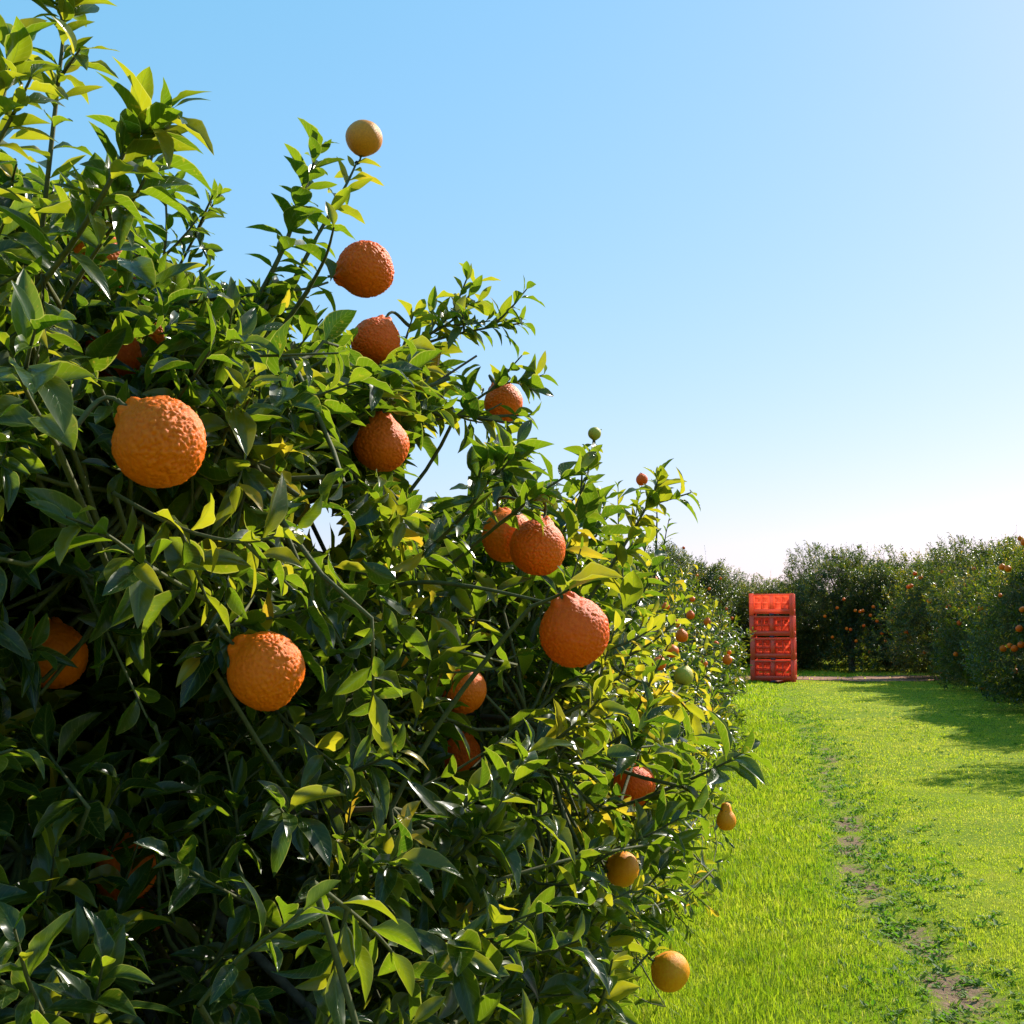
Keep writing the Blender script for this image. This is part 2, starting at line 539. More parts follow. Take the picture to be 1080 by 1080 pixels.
def tube_mesh(name, lines, mat, sides=6):
    vs, fs, o = [], [], 0
    ca = np.arange(sides) * 2 * np.pi / sides
    for pts, rad in lines:
        pts = np.asarray(pts, float); rad = np.broadcast_to(np.asarray(rad, float), (len(pts),))
        tg = norm(np.gradient(pts, axis=0))
        ref = np.cross(tg, np.array([0.31, 0.17, 0.93])); ref = norm(ref)
        bi = np.cross(tg, ref)
        ring = pts[:, None] + rad[:, None, None] * (ref[:, None] * np.cos(ca)[None, :, None] + bi[:, None] * np.sin(ca)[None, :, None])
        vs.append(ring.reshape(-1, 3))
        m = len(pts)
        a = np.arange(m - 1)[:, None] * sides + np.arange(sides)[None]
        b = np.arange(m - 1)[:, None] * sides + (np.arange(sides)[None] + 1) % sides
        fs.append(np.stack([a, b, b + sides, a + sides], -1).reshape(-1, 4) + o)
        o += m * sides
    return mesh_np(name, np.concatenate(vs), np.concatenate(fs), mat)


def curve(a, b, k=5, bow=None, wob=0.03):
    t = np.linspace(0, 1, k)[:, None]
    a, b = np.asarray(a, float), np.asarray(b, float)
    L = np.linalg.norm(b - a)
    m = (a + b) / 2 + rng.normal(0, wob, 3) * L + (np.array([0, 0, -0.12]) * L if bow is None else np.asarray(bow) * L)
    return (1 - t) ** 2 * a + 2 * t * (1 - t) * m + t * t * b


def skeleton(c, rad, n1, n2, base, near=False):
    """trunk and limb polylines of a crown; returns lines and the outer nodes twigs hang on"""
    lines = []
    fork = np.array([base[0] + rng.normal(0, 0.03), base[1] + rng.normal(0, 0.03), base[2] + 0.45 * min(1, rad[2])])
    R0 = 0.075 * rad[0] / 1.7
    lines.append((curve(base, fork, 6, (0, 0, 0), 0.04), np.linspace(R0 * 1.25, R0, 6)))
    nodes = [fork]
    lim = []
    for i in range(n1):
        th = 2 * np.pi * (i + rng.uniform(-0.3, 0.3)) / n1; ph = rng.uniform(0.25, 1.15)
        d = np.array([math.cos(th) * math.sin(ph), math.sin(th) * math.sin(ph), math.cos(ph)])
        e = c + d * rad * rng.uniform(0.45, 0.62)
        ln = curve(fork, e, 7, (0, 0, 0.08), 0.06)
        lines.append((ln, np.linspace(R0 * 0.6, R0 * 0.25, 7)))
        lim.extend(list(ln[3:]))
    lim = np.array(lim)
    for i in range(n2):
        d = norm(rng.normal(0, 1, 3)); d[2] = d[2] * 0.9 + 0.15
        e = c + norm(d) * rad * rng.uniform(0.68, 0.85)
        if d[2] < 0: e[:2] = c[:2] + (e[:2] - c[:2]) * 1.35
        e[2] = max(e[2], base[2] + 0.25)
        if near and (np.linalg.norm(e - np.array([0, 0, CAMZ])) < 1.5 or proj(e)[0] > 625): continue
        s = lim[np.argmin(np.linalg.norm(lim - e, axis=1) + rng.random(len(lim)) * 0.1)]
        ln = curve(s, e, 6, None, 0.06)
        lines.append((ln, np.linspace(R0 * 0.15, R0 * 0.05, 6)))
        nodes.extend(list(ln[2:]))
    return lines, np.array(nodes)


def lump(d, seed):
    return (0.11 * np.sin(3.1 * d[..., 0] + 2.3 * d[..., 2] + seed) + 0.09 * np.sin(4.7 * d[..., 1] - 3.9 * d[..., 2] + 2 * seed)
            + 0.06 * np.sin(7.9 * d[..., 0] - 6.3 * d[..., 1] + 5.2 * d[..., 2] + 3 * seed))


def fill_crown(LV, twigs, c, rad, nodes, nshoots, llen, seed, inner=0.66, uprights=0, leaves_per=11, slen=0.2, tintoff=0.0, keep=None, zmin=0.12, la=1.0):
    k = 0
    while k < nshoots:
        d = norm(rng.normal(0, 1, 3))
        if d[2] < -0.93: continue
        f = (inner + (1 - inner) * rng.random() ** 0.6) * (1 + la * lump(d, seed))
        if d[2] < 0: d[2] *= 1.22
        if d[2] < 0:
            h = max(math.hypot(d[0], d[1]), 0.2)
            d = np.array([d[0] * h ** -0.75, d[1] * h ** -0.75, d[2]])
        tipp = c + d * rad * f
        if tipp[2] < zmin: continue
        k += 1
        out = norm(d / rad)
        dr = norm(out * 0.8 + UP * 0.45 + rng.normal(0, 0.42, 3))
        Ls = slen * rng.uniform(0.7, 1.5)
        a = tipp - dr * Ls
        if keep is not None and not keep(tipp, a): continue
        pts = curve(a, tipp, 4, (0, 0, -0.06), 0.05)
        young = rng.random() < 0.16 and f > 0.9
        n = int(leaves_per * rng.uniform(0.7, 1.3))
        # whole shoots flush lighter, a few are yellowing
        t = rng.choice([0.25, 0.35, 0.45, 0.6], p=[0.35, 0.35, 0.2, 0.1]) + tintoff + (0.22 if young else 0)
        shoot(LV, pts, n, llen * (0.8 if young else 1.0), 0.05, t)
        if rng.random() < 0.055:
            LV.t[-1][rng.random(n) < 0.6] = rng.uniform(0.87, 0.95)
        LV.t[-1][rng.random(n) < 0.012] = rng.uniform(0.88, 1.0)
        nd = nodes[np.argmin(np.linalg.norm(nodes - a, axis=1) + rng.random(len(nodes)) * 0.09)]
        twigs.append((np.concatenate([curve(nd, a, 4, None, 0.12)[:-1], pts]),
                      np.linspace(0.0042, 0.0013, 7) * (1.0 if rad[0] < 2.2 else 1.6)))
    for _ in range(uprights):      # long upright water shoots above the crown
        d = norm(np.array([rng.normal(0, 0.55), rng.normal(0, 0.55), 1.0]))
        a = c + d * rad * (0.9 + lump(d, seed))
        b = a + np.array([rng.normal(0, 0.06), rng.normal(0, 0.06), 1]) * rng.uniform(0.2, 0.45) * rad[2] / 1.5
        pts = curve(a, b, 5, (0, 0, 0), 0.03)
        if keep is not None and not keep(b, a): continue
        shoot(LV, pts, int(14 * rng.uniform(.6, 1.2)), llen * 0.6, 0.0, 0.6 + tintoff, spread=0.8)
        twigs.append((pts, np.linspace(0.005, 0.0015, 5)))


# ------------------------------------------------------------------ fruit list for the near tree: px, py, px diameter, real diameter, neck direction, kind, visibility, label
FR = [
 (168, 467, 97, .100, (-.75, .1, .75), 'hero', 1.0, 'largest bumpy orange fruit, half sunlit, hanging at the left of the near tree'),
 (281, 708, 82, .095, (-.75, .0, .6), 'bumpy', .8, 'bumpy shaded orange fruit, leaves over its left side, below right of the largest fruit'),
 (606, 667, 74, .098, (-.35, -.2, 1), 'bumpy', 1.0, 'bumpy orange fruit at the end of a bare brown branch under one broad leaf'),
 (402, 470, 58, .090, (.0, .1, 1), 'necked', 1.0, 'pear topped bumpy orange fruit hanging alone against the sky gap'),
 (386, 284, 60, .092, (-.85, -.1, -.2), 'bumpy', .97, 'bumpy orange fruit against blue sky at the tip of a green branch'),
 (396, 361, 52, .090, (.3, .2, .8), 'bumpy', .8, 'bumpy orange fruit behind small leaves, directly below the one against blue sky'),
 (384, 145, 39, .060, (-.2, .2, -1), 'tan', 1.0, 'small smooth fruit held up at the very top of a shoot against the sky'),
 (567, 578, 60, .092, (.2, .2, .9), 'bumpy', .65, 'right one of two touching bumpy oranges half hidden by leaves'),
 (536, 566, 56, .090, (-.3, .3, .9), 'bumpy', .75, 'left one of two touching bumpy oranges, mostly covered by leaves'),
 (531, 425, 42, .080, (-.3, .2, .6), 'bumpy', .7, 'orange fruit tucked behind leaves near the tip of the branch reaching into the sky'),
 (117, 375, 62, .085, (.3, .1, .8), 'bumpy', .6, 'deep orange fruit half hidden just above the largest fruit'),
 (162, 357, 48, .080, (.2, .1, .9), 'bumpy', .7, 'orange fruit mostly hidden by leaves, upper right of the largest fruit'),
 (108, 277, 62, .085, (.1, .2, .9), 'bumpy', .5, 'orange fruit glimpsed between leaves high on the left'),
 (288, 646, 54, .080, (.2, .2, .9), 'bumpy', .45, 'small patch of orange fruit showing just above the shaded bumpy fruit'),
 (56, 692, 78, .090, (-.2, .2, .9), 'bumpy', .4, 'shaded orange fruit behind leaves at the left edge'),
 (489, 728, 54, .080, (-.5, .2, .8), 'bumpy', .45, 'orange fruit hidden in the middle of the tree, left of the yellowing leaves'),
 (486, 797, 46, .075, (.2, .2, .9), 'bumpy', .45, 'dim orange fruit low in the middle of the tree'),
 (668, 828, 46, .085, (.2, .2, .9), 'bumpy', .6, 'orange fruit in shade under leaves near the right side of the near tree'),
 (657, 917, 37, .070, (-.7, .0, .3), 'smooth', .95, 'round yellow orange fruit just above the lowest fruit'),
 (707, 1025, 42, .074, (-.8, .0, .5), 'smooth', 1.0, 'lowest round yellow orange fruit, hanging against the grass'),
 (766, 866, 21, .037, (.0, .0, 1), 'pear', 1.0, 'small pear shaped orange fruit dangling over the grass'),
 (721, 713, 21, .038, (.2, .0, 1), 'green', .9, 'greenish yellow unripe fruit at the right of the near tree'),
 (627, 457, 14, .028, (.0, .0, -1), 'green', 1.0, 'tiny green fruitlet on top of an upright shoot'),
 (133, 918, 72, .083, (.1, .2, .9), 'bumpy', .4, 'dark orange fruit in deep shade near the bottom left'),
 (152, 955, 62, .083, (.1, .2, .9), 'bumpy', .4, 'dark orange fruit in deep shade, lowest of those at bottom left'),
 (96, 905, 64, .080, (.1, .2, .9), 'bumpy', .4, 'dark orange fruit in deep shade, leftmost of those at bottom left'),
]
fr_pos, fr_r, fr_vis, fr_d = [], [], [], []
for f in FR:
    d = f[3] * FPX / f[2] + (0.17 if f[6] < 0.5 else 0.0)
    fr_d.append(d); fr_pos.append(P(f[0], f[1], d)); fr_r.append(f[2] / 2); fr_vis.append(f[6])


def clear_for_fruit(arr, fruits):
    """thin the leaves that hang between the viewer's side and the fruit, and drop those inside a fruit"""
    p, d, n, l, t = arr
    mid = p + d * (l * 0.55)[:, None]
    x, y, dep = proj(mid)
    xt, yt, _ = proj(p + d * l[:, None]); xb, yb, _ = proj(p)
    keep = np.ones(len(p), bool)
    for (px, py, rpx, dd, vis, pos, rad) in fruits:
        hit = np.zeros(len(p), bool)
        for (qx, qy) in ((x, y), (xt, yt), (xb, yb)):
            hit |= np.hypot(qx - px, qy - py) < rpx * (1.08 if vis > 0.9 else 0.78 if vis > 0.78 else 0.6 if vis > 0.55 else 0.45)
        hit |= np.hypot(x - px, y - py) < rpx + (0.16 if vis > 0.9 else 0.02) * l * FPX / np.maximum(dep, .1)
        hit &= (dep < dd) & (rng.random(len(p)) < (vis ** 0.25 if vis > 0.5 else 0.3))
        for q in (mid, p, p + d * l[:, None]):
            keep &= np.linalg.norm(q - pos, axis=1) > rad * 0.9
        keep &= ~hit
    return tuple(a[keep] for a in arr)


# picture outline of the crown against the sky (for pruning shoots that grow past the real tree's edge)
OX = np.array([-600, -100, 0, 60, 110, 160, 200, 245, 300, 340, 380, 440, 500, 540, 560, 580, 620, 660, 700, 720, 740, 900])
OY = np.array([-300, 100, 165, 175, 200, 262, 285, 300, 300, 325, 352, 356, 375, 400, 480, 500, 500, 520, 560, 600, 650, 740])
HOLES = [(468, 490, 42, 42), (498, 455, 45, 14), (338, 554, 30, 32), (320, 352, 22, 16), (445, 505, 24, 20), (322, 500, 10, 22),
         (136, 385, 12, 14), (432, 320, 16, 26), (8, 550, 16, 14), (325, 460, 16, 10)]


def outline_ok(q, margin=10):
    x, y, d = proj(q)
    ok = y > np.interp(x, OX, OY) + margin
    for hx, hy, a, b in HOLES:
        ok &= ((x - hx) / a) ** 2 + ((y - hy) / b) ** 2 > 1.0
    # lower right edge of the near tree against the grass
    ok &= ~((d < 3.6) & (x > np.interp(y, [700, 770, 800, 880, 960, 1080, 1300], [700, 760, 765, 745, 715, 690, 640])))
    return ok


def near_tree():
    c = np.array([-1.32, 2.72, 1.2]); rad = np.array([1.72, 1.86, 1.25])
    root = empty('citrus_tree', (c[0], c[1], gh(c[0], c[1])))
    LV, twigs, heavy = Leaves(), [], []
    base = np.array([c[0], c[1], float(gh(c[0], c[1])) - 0.05])
    lines, nodes = skeleton(c, rad, 7, 300, base, near=True)
    n_main = 8
    fill_crown(LV, twigs, c, rad, nodes, 9000, 0.077, 1.7, inner=0.58, leaves_per=12, slen=0.17,
               keep=lambda t, a: bool(outline_ok(t, 4)) and bool(outline_ok(a, 0)))
    kp = lambda t, a: bool(outline_ok(t, 4)) and bool(outline_ok(a, 0))
    for lc, lr, ns in ((P(40, 330, 1.95), (.62, .62, .55), 1000), (P(330, 430, 2.35), (.5, .4, .28), 420), (P(150, 420, 1.9), (.5, .5, .4), 500)):
        lc = np.array(lc); lr = np.array(lr)
        ln = curve(c + np.array([0.2, -0.2, 0.2]), lc, 7, (0, 0, 0.05), 0.05)
        lines.append((ln, np.linspace(0.02, 0.008, 7)))
        sub = [ln[3:]]
        for _ in range(26):
            e = lc + norm(rng.normal(0, 1, 3)) * lr * 0.75
            q = curve(ln[rng.integers(3, 7)], e, 5, None, 0.06); sub.append(q[2:])
            lines.append((q, np.linspace(0.0045, 0.002, 5)))
        fill_crown(LV, twigs, lc, lr, np.concatenate(sub), ns, 0.070, 2.9, inner=0.35, leaves_per=12, slen=0.14, keep=kp)
    arr = LV.arrays()
    mid = arr[0] + arr[1] * arr[3][:, None] * 0.6
    k = outline_ok(mid, 0) | (rng.random(len(mid)) < 0.03)
    dist = np.linalg.norm(mid - np.array([0, 0, CAMZ]), axis=1)
    k &= dist > 0.85
    arr = [a[k] for a in arr]
    # placed branches: (points px,py,depth), leaf count, leaf length, start, tint, side shoots
    H = [
     ([(20, 420, 1.6), (38, 300, 1.55), (50, 190, 1.5), (60, 100, 1.5), (68, 30, 1.5), (70, -30, 1.5)], 38, .062, .15, .62, 3),
     ([(20, 330, 1.4), (75, 260, 1.35), (112, 200, 1.3), (134, 155, 1.3), (146, 125, 1.3)], 26, .074, .2, .5, 1),
     ([(-60, 300, 1.3), (-20, 190, 1.25), (2, 110, 1.25), (8, 75, 1.25)], 18, .07, .2, .6, 2),
     ([(60, 330, 1.5), (110, 250, 1.45), (150, 200, 1.4), (165, 150, 1.4)], 22, .07, .2, .45, 2),
     ([(100, 420, 2.1), (160, 330, 2.05), (178, 250, 2.0), (172, 175, 2.0)], 15, .05, .3, .35, 2),
     ([(140, 360, 2.1), (185, 290, 2.05), (215, 230, 2.05), (232, 205, 2.05)], 15, .045, .3, .4, 2),
     ([(60, 360, 2.0), (150, 325, 1.9), (250, 312, 1.85), (325, 306, 1.9), (366, 290, 1.98)], 16, .064, .1, .5, 4),
     ([(270, 318, 1.85), (300, 262, 1.85), (316, 215, 1.85), (328, 180, 1.85), (338, 152, 1.85)], 34, .060, .1, .35, 0),
     ([(300, 315, 1.9), (318, 280, 1.9), (345, 230, 1.92), (366, 194, 1.97), (376, 172, 2.0)], 20, .054, .2, .55, 0),
     ([(325, 306, 1.8), (345, 270, 1.75), (352, 240, 1.7)], 3, .075, .4, .66, 0),
     ([(240, 450, 2.2), (320, 400, 2.25), (400, 375, 2.3), (450, 358, 2.35), (478, 330, 2.35), (492, 295, 2.35)], 36, .056, .3, .58, 7),
     ([(430, 368, 2.35), (480, 352, 2.35), (520, 345, 2.35), (540, 338, 2.35)], 18, .056, .2, .45, 3),
     ([(260, 400, 2.2), (350, 405, 2.25), (430, 432, 2.3), (500, 441, 2.35), (556, 438, 2.35)], 34, .060, .2, .5, 6),
     ([(480, 440, 2.4), (510, 415, 2.4), (540, 400, 2.4), (562, 412, 2.4)], 14, .058, .3, .45, 2),
     ([(380, 640, 2.0), (440, 590, 1.95), (490, 545, 1.9), (520, 500, 1.85), (545, 470, 1.85)], 26, .074, .2, .3, 3),
     ([(470, 600, 2.0), (530, 550, 1.95), (575, 515, 1.95), (610, 495, 1.95)], 14, .066, .3, .4, 2),
     ([(350, 640, 1.95), (431, 611, 1.85), (500, 618, 1.80), (579, 636, 1.74), (598, 640, 1.72)], 0, .06, .8, .4, 0),
     ([(560, 640, 1.72), (585, 630, 1.70), (600, 622, 1.66)], 3, .085, .5, .72, 0),
     ([(520, 660, 2.5), (580, 590, 2.5), (610, 530, 2.5), (622, 495, 2.5), (626, 462, 2.62)], 16, .058, .2, .5, 2),
     ([(580, 690, 2.4), (630, 620, 2.4), (665, 565, 2.4), (690, 520, 2.4), (695, 505, 2.4)], 24, .062, .3, .6, 3),
     ([(600, 860, 2.3), (660, 850, 2.25), (720, 826, 2.2), (765, 805, 2.15), (786, 792, 2.15)], 17, .082, .3, .35, 1),
     ([(720, 830, 2.2), (745, 845, 2.25), (757, 852, 2.3), (766, 856, 2.29)], 5, .05, .2, .35, 0),
     ([(700, 900, 2.3), (730, 870, 2.4), (745, 850, 2.5)], 8, .05, .2, .35, 0),
     ([(480, 1010, 2.2), (560, 1005, 2.25), (630, 1003, 2.28), (690, 1004, 2.3)], 11, .065, .1, .7, 2),
     ([(520, 985, 2.2), (580, 950, 2.3), (625, 925, 2.4), (640, 920, 2.45)], 10, .062, .2, .7, 1),
     ([(400, 965, 1.9), (455, 925, 1.8), (500, 890, 1.75), (535, 835, 1.7), (560, 785, 1.7)], 19, .078, .1, .5, 1),
     ([(520, 930, 1.8), (600, 905, 1.85), (690, 890, 2.0), (740, 880, 2.1)], 12, .06, .2, .45, 2),
     ([(590, 800, 2.2), (640, 740, 2.2), (665, 690, 2.2), (680, 650, 2.2)], 16, .045, .1, .80, 1),
     ([(600, 790, 2.15), (628, 730, 2.15), (640, 690, 2.15), (648, 665, 2.15)], 16, .048, .1, .84, 2),
     ([(640, 800, 2.25), (672, 770, 2.2), (690, 740, 2.2)], 12, .048, .1, .84, 2),
     ([(560, 800, 2.0), (600, 770, 1.95), (640, 735, 1.95)], 12, .062, .1, .72, 2),
     ([(560, 1050, 2.0), (620, 1010, 2.0), (660, 975, 2.05)], 12, .062, .1, .74, 2),
     ([(620, 800, 2.2), (680, 760, 2.2), (710, 735, 2.25), (720, 722, 2.35)], 9, .06, .2, .6, 1),
     ([(640, 800, 2.2), (670, 755, 2.2), (690, 710, 2.2), (705, 680, 2.2)], 12, .05, .1, .72, 1),
     ([(230, 640, 1.45), (160, 600, 1.35), (110, 560, 1.3), (70, 545, 1.25)], 12, .075, .1, .5, 1),
     ([(120, 520, 1.45), (190, 560, 1.4), (260, 575, 1.4), (310, 560, 1.4)], 13, .07, .1, .55, 2),
     ([(-60, 820, 1.3), (-15, 800, 1.25), (15, 790, 1.22)], 4, .07, .2, .6, 0),
     ([(60, 470, 1.3), (30, 420, 1.2), (10, 370, 1.15)], 9, .075, .2, .45, 1),
     ([(230, 480, 1.6), (245, 430, 1.55), (270, 395, 1.5)], 8, .07, .2, .6, 1),
     ([(330, 930, 1.3), (400, 985, 1.4), (440, 1040, 1.5)], 12, .066, .1, .45, 2),
     ([(210, 1060, 1.3), (250, 1010, 1.28), (290, 985, 1.25), (320, 960, 1.25)], 8, .062, .3, .4, 0),
     ([(60, 1100, 1.3), (30, 1040, 1.2), (15, 980, 1.15)], 11, .062, .1, .4, 2),
    ]
    HL = Leaves()
    for pts, n, ll, st, tint, side in H:
        q = np.array([P(*p) for p in pts])
        # smooth polyline
        tt = np.linspace(0, len(q) - 1, 4 * (len(q) - 1) + 1)
        sm = np.stack([np.interp(tt, np.arange(len(q)), q[:, a]) for a in range(3)], -1)
        for _ in range(3): sm[1:-1] = (sm[:-2] + 2 * sm[1:-1] + sm[2:]) / 4
        if n: shoot(HL, sm, n, ll, st, tint, tsd=0.1)
        heavy.append((sm, np.linspace(0.0042 if len(pts) > 4 else 0.003, 0.0015, len(sm))))
        # join the branch to the nearest limb
        nd = nodes[np.argmin(np.linalg.norm(nodes - sm[0], axis=1))]
        heavy.append((curve(nd, sm[0], 6, (0, 0.18, -0.1), 0.06), np.linspace(0.0042, 0.0036, 6)))
        for s in range(side):
            i = int(rng.uniform(0.3, 0.85) * (len(sm) - 1))
            ax = norm(sm[i + 1] - sm[i])
            dr = norm(ax + rng.normal(0, 0.55, 3) * np.array([1, 1, 1]))
            Ls = rng.uniform(0.05, 0.10)
            b = sm[i] + dr * Ls
            pp = curve(sm[i], b, 4, (0, 0, -0.05), 0.04)
            shoot(HL, pp, int(rng.uniform(6, 11)), ll * 0.9, 0.15, tint, tsd=0.13)
            heavy.append((pp, np.linspace(0.0028, 0.0013, 4)))
    ha = HL.arrays()
    allv = [np.concatenate([a, b]) for a, b in zip(arr, ha)]
    fruits = [(f[0], f[1], f[2] / 2, d, f[6], p, f[3] / 2) for f, d, p in zip(FR, fr_d, fr_pos)]
    allv = clear_for_fruit(allv, fruits)
    # twigs that carry the fruit
    n_br = len(heavy)
    for f, p in zip(FR, fr_pos):
        ax = norm(np.array(f[4], float))
        s = p + ax * f[3] * 0.60
        nd = nodes[np.argmin(np.linalg.norm(nodes - s, axis=1))]
        hp = np.concatenate([h[0] for h in heavy])
        j = np.argmin(np.linalg.norm(hp - s, axis=1))
        src = hp[j] if np.linalg.norm(hp[j] - s) < np.linalg.norm(nd - s) else nd
        tt = np.linspace(0, 1, 9)[:, None]
        Ld = np.linalg.norm(s - src)
        b1 = src + (s - src) * 0.35 + np.array([0, 0.1, 0.05]) * Ld
        b2 = s + ax * min(0.05, 0.5 * Ld)
        qq = (1 - tt) ** 3 * src + 3 * tt * (1 - tt) ** 2 * b1 + 3 * tt * tt * (1 - tt) * b2 + tt ** 3 * s
        heavy.append((qq, np.linspace(0.0036, 0.0024, 9)))
    dist = np.linalg.norm(allv[0] - np.array([0, 0, CAMZ]), axis=1)
    lod = np.where(dist < 2.9, 0, np.where(dist < 3.6, 1, 2))
    # leaves on the hidden far side of the crown are simpler
    print('near leaves', len(dist), 'hi', int((lod == 0).sum()))
    V, F, A = build_leaves(allv, lod)
    org = np.array(root.location)
    link('crown', mesh_np('crown', V - org, F, M_leaf, A), root)
    def clip(ls):
        out = []
        for pts, rad in ls:
            pts = np.asarray(pts); rad = np.broadcast_to(rad, (len(pts),))
            ok = outline_ok(pts, -2)
            for pos, fr_, dd, vis in zip(fr_pos, FR, fr_d, fr_vis):
                if vis < 0.5: continue
                x, y, dep = proj(pts)
                ok &= ~((np.hypot(x - fr_[0], y - fr_[1]) < fr_[2] * 0.56) & (dep < dd + 0.02))
            bad = np.where(~ok)[0]
            n = bad[0] if len(bad) else len(pts)
            if n >= 2: out.append((pts[:n], rad[:n]))
        return out
    def clip_front(ls):
        out = []
        for pts, rad in ls:
            pts = np.asarray(pts); rad = np.broadcast_to(rad, (len(pts),))
            x, y, dep = proj(pts)
            ok = np.ones(len(pts), bool)
            for fr_, dd, vis in zip(FR, fr_d, fr_vis):
                if vis < 0.8: continue
                ok &= ~((np.hypot(x - fr_[0], y - fr_[1]) < fr_[2] * 0.55) & (dep < dd - 0.4 * fr_[3]))
            bad = np.where(~ok)[0]
            n = bad[0] if len(bad) else len(pts)
            if n >= 2: out.append((pts[:n], rad[:n]))
        return out
    heavy = clip_front(heavy[:n_br]) + heavy[n_br:]
    twigs = clip(twigs); lines = lines[:n_main] + clip(lines[n_main:])
    x_ok = twigs + heavy
    link('trunk', tube_mesh('trunk', [(l[0] - org, l[1]) for l in lines], M_bark, 9), root)
    link('twigs', tube_mesh('twigs', [(l[0] - org, l[1]) for l in x_ok], M_twig, 6), root)
    tag(root, 'nearest citrus tree, large glossy leaves and big bumpy oranges, filling the left side', 'tree', 'citrus trees of the left row')
    return c, rad


near_c, near_r = near_tree()
ELL = [(near_c, near_r)]

# ------------------------------------------------------------------ second tree, unique
# fruit seen on further trees: px, py, px diameter
def crown_tree(name, c, rad, nsh, llen, seed, lod, keep=None, uprights=10, slen=0.2, lper=10, tintoff=0.0, fruits=None, mat=None, inner=0.66, prune=None, extra=(), la=1.0):
    base = np.array([c[0], c[1], 0.0])
    root = empty(name, (c[0], c[1], float(gh(c[0], c[1])) if abs(c[0]) + abs(c[1]) > 0 else 0))
    LV, tw = Leaves(), []
    lines, nodes = skeleton(c, rad, 6, 45, base - np.array([0, 0, 0.05]))
    fill_crown(LV, tw, c, rad, nodes, nsh, llen, seed, inner=inner, uprights=uprights, leaves_per=lper, slen=slen, tintoff=tintoff, keep=keep, la=la)
    arr = LV.arrays()
    if prune is not None:
        k = prune(arr[0] + arr[1] * arr[3][:, None] * 0.6)
        arr = [a[k] for a in arr]
        tw = [t for t in tw if bool(prune(t[0][-1]))]
    if extra:
        E = Leaves()
        for pts, n, ll, ti in extra:
            q = np.array([P(*p) for p in pts])
            pp = curve(q[0], q[-1], 6, (0, 0, 0), 0.05)
            shoot(E, pp, n, ll, 0.1, ti, spread=0.8); tw.append((pp, np.linspace(0.006, 0.0015, 6)))
            nd = nodes[np.argmin(np.linalg.norm(nodes - q[0], axis=1))]
            tw.append((curve(nd, q[0], 5), np.linspace(0.008, 0.006, 5)))
        arr = [np.concatenate([a, b]) for a, b in zip(arr, E.arrays())]
    if fruits: arr = clear_for_fruit(arr, fruits)
    V, F, A = build_leaves(arr, np.full(len(arr[0]), lod))
    org = np.array([c[0], c[1], 0.0])
    link('crown', mesh_np('crown', V - org, F, mat or M_leaf_far_shaded, A), root)
    link('trunk', tube_mesh('trunk', [(l[0] - org, l[1]) for l in lines], M_bark, 7), root)
    link('twigs', tube_mesh('twigs', [(l[0] - org, l[1]) for l in tw], M_twig, 4), root)
    return root


O2X = [-600, 300, 470, 520, 570, 610, 650, 690, 710, 730, 760, 800]
O2Y = [585, 580, 575, 555, 530, 500, 492, 520, 545, 585, 620, 700]
ok2 = lambda q: (proj(q)[1] > np.interp(proj(q)[0], O2X, O2Y)) & (proj(q)[0] < 775)
c2 = np.array([-0.78, 5.35, 1.05]); r2 = np.array([1.65, 1.6, 1.2])
t2 = crown_tree('citrus_tree', c2, r2, 1900, 0.072, 4.1, 1, keep=lambda t, a: bool(ok2(t)), uprights=14,
                mat=M_leaf, tintoff=0.20, prune=ok2, extra=[
                    ([(672, 600, 5.3), (677, 511, 5.3)], 16, .06, .5), ([(655, 600, 5.2), (652, 510, 5.2)], 16, .06, .62), ([(690, 610, 5.2), (692, 500, 5.1)], 18, .055, .6),
                    ([(700, 620, 5.3), (706, 545, 5.3)], 14, .06, .5), ([(640, 600, 5.0), (636, 520, 5.0)], 16, .065, .4)])
tag(t2, 'second citrus tree of the left row, yellowing leaves, just behind the nearest tree', 'tree', 'citrus trees of the left row')
ELL.append((c2, r2))
c3 = np.array([-0.26, 8.1, 1.0]); r3 = np.array([1.6, 1.55, 1.12])
t3 = crown_tree('citrus_tree', c3, r3, 1500, 0.075, 7.3, 1, uprights=16, keep=lambda t, a: bool(proj(t)[0] < 790), mat=M_leaf, tintoff=0.04)
tag(t3, 'third citrus tree of the left row with many small oranges, lower than the second', 'tree', 'citrus trees of the left row')
ELL.append((c3, r3))


# ------------------------------------------------------------------ shared variants for the rest of the orchard
def copy_thing(root, loc, rz, sc):
    r = root.copy(); col.objects.link(r)
    r.location = loc; r.rotation_euler = (0, 0, rz); r.scale = sc
    for ch in root.children:
        c = ch.copy(); col.objects.link(c); c.parent = r
    return r


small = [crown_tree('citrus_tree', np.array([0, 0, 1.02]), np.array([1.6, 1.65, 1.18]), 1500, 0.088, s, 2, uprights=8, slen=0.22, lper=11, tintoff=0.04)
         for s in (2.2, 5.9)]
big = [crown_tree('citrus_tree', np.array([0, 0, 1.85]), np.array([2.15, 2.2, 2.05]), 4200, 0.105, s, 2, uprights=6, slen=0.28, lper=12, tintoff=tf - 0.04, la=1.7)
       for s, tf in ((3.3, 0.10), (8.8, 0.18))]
used = {}


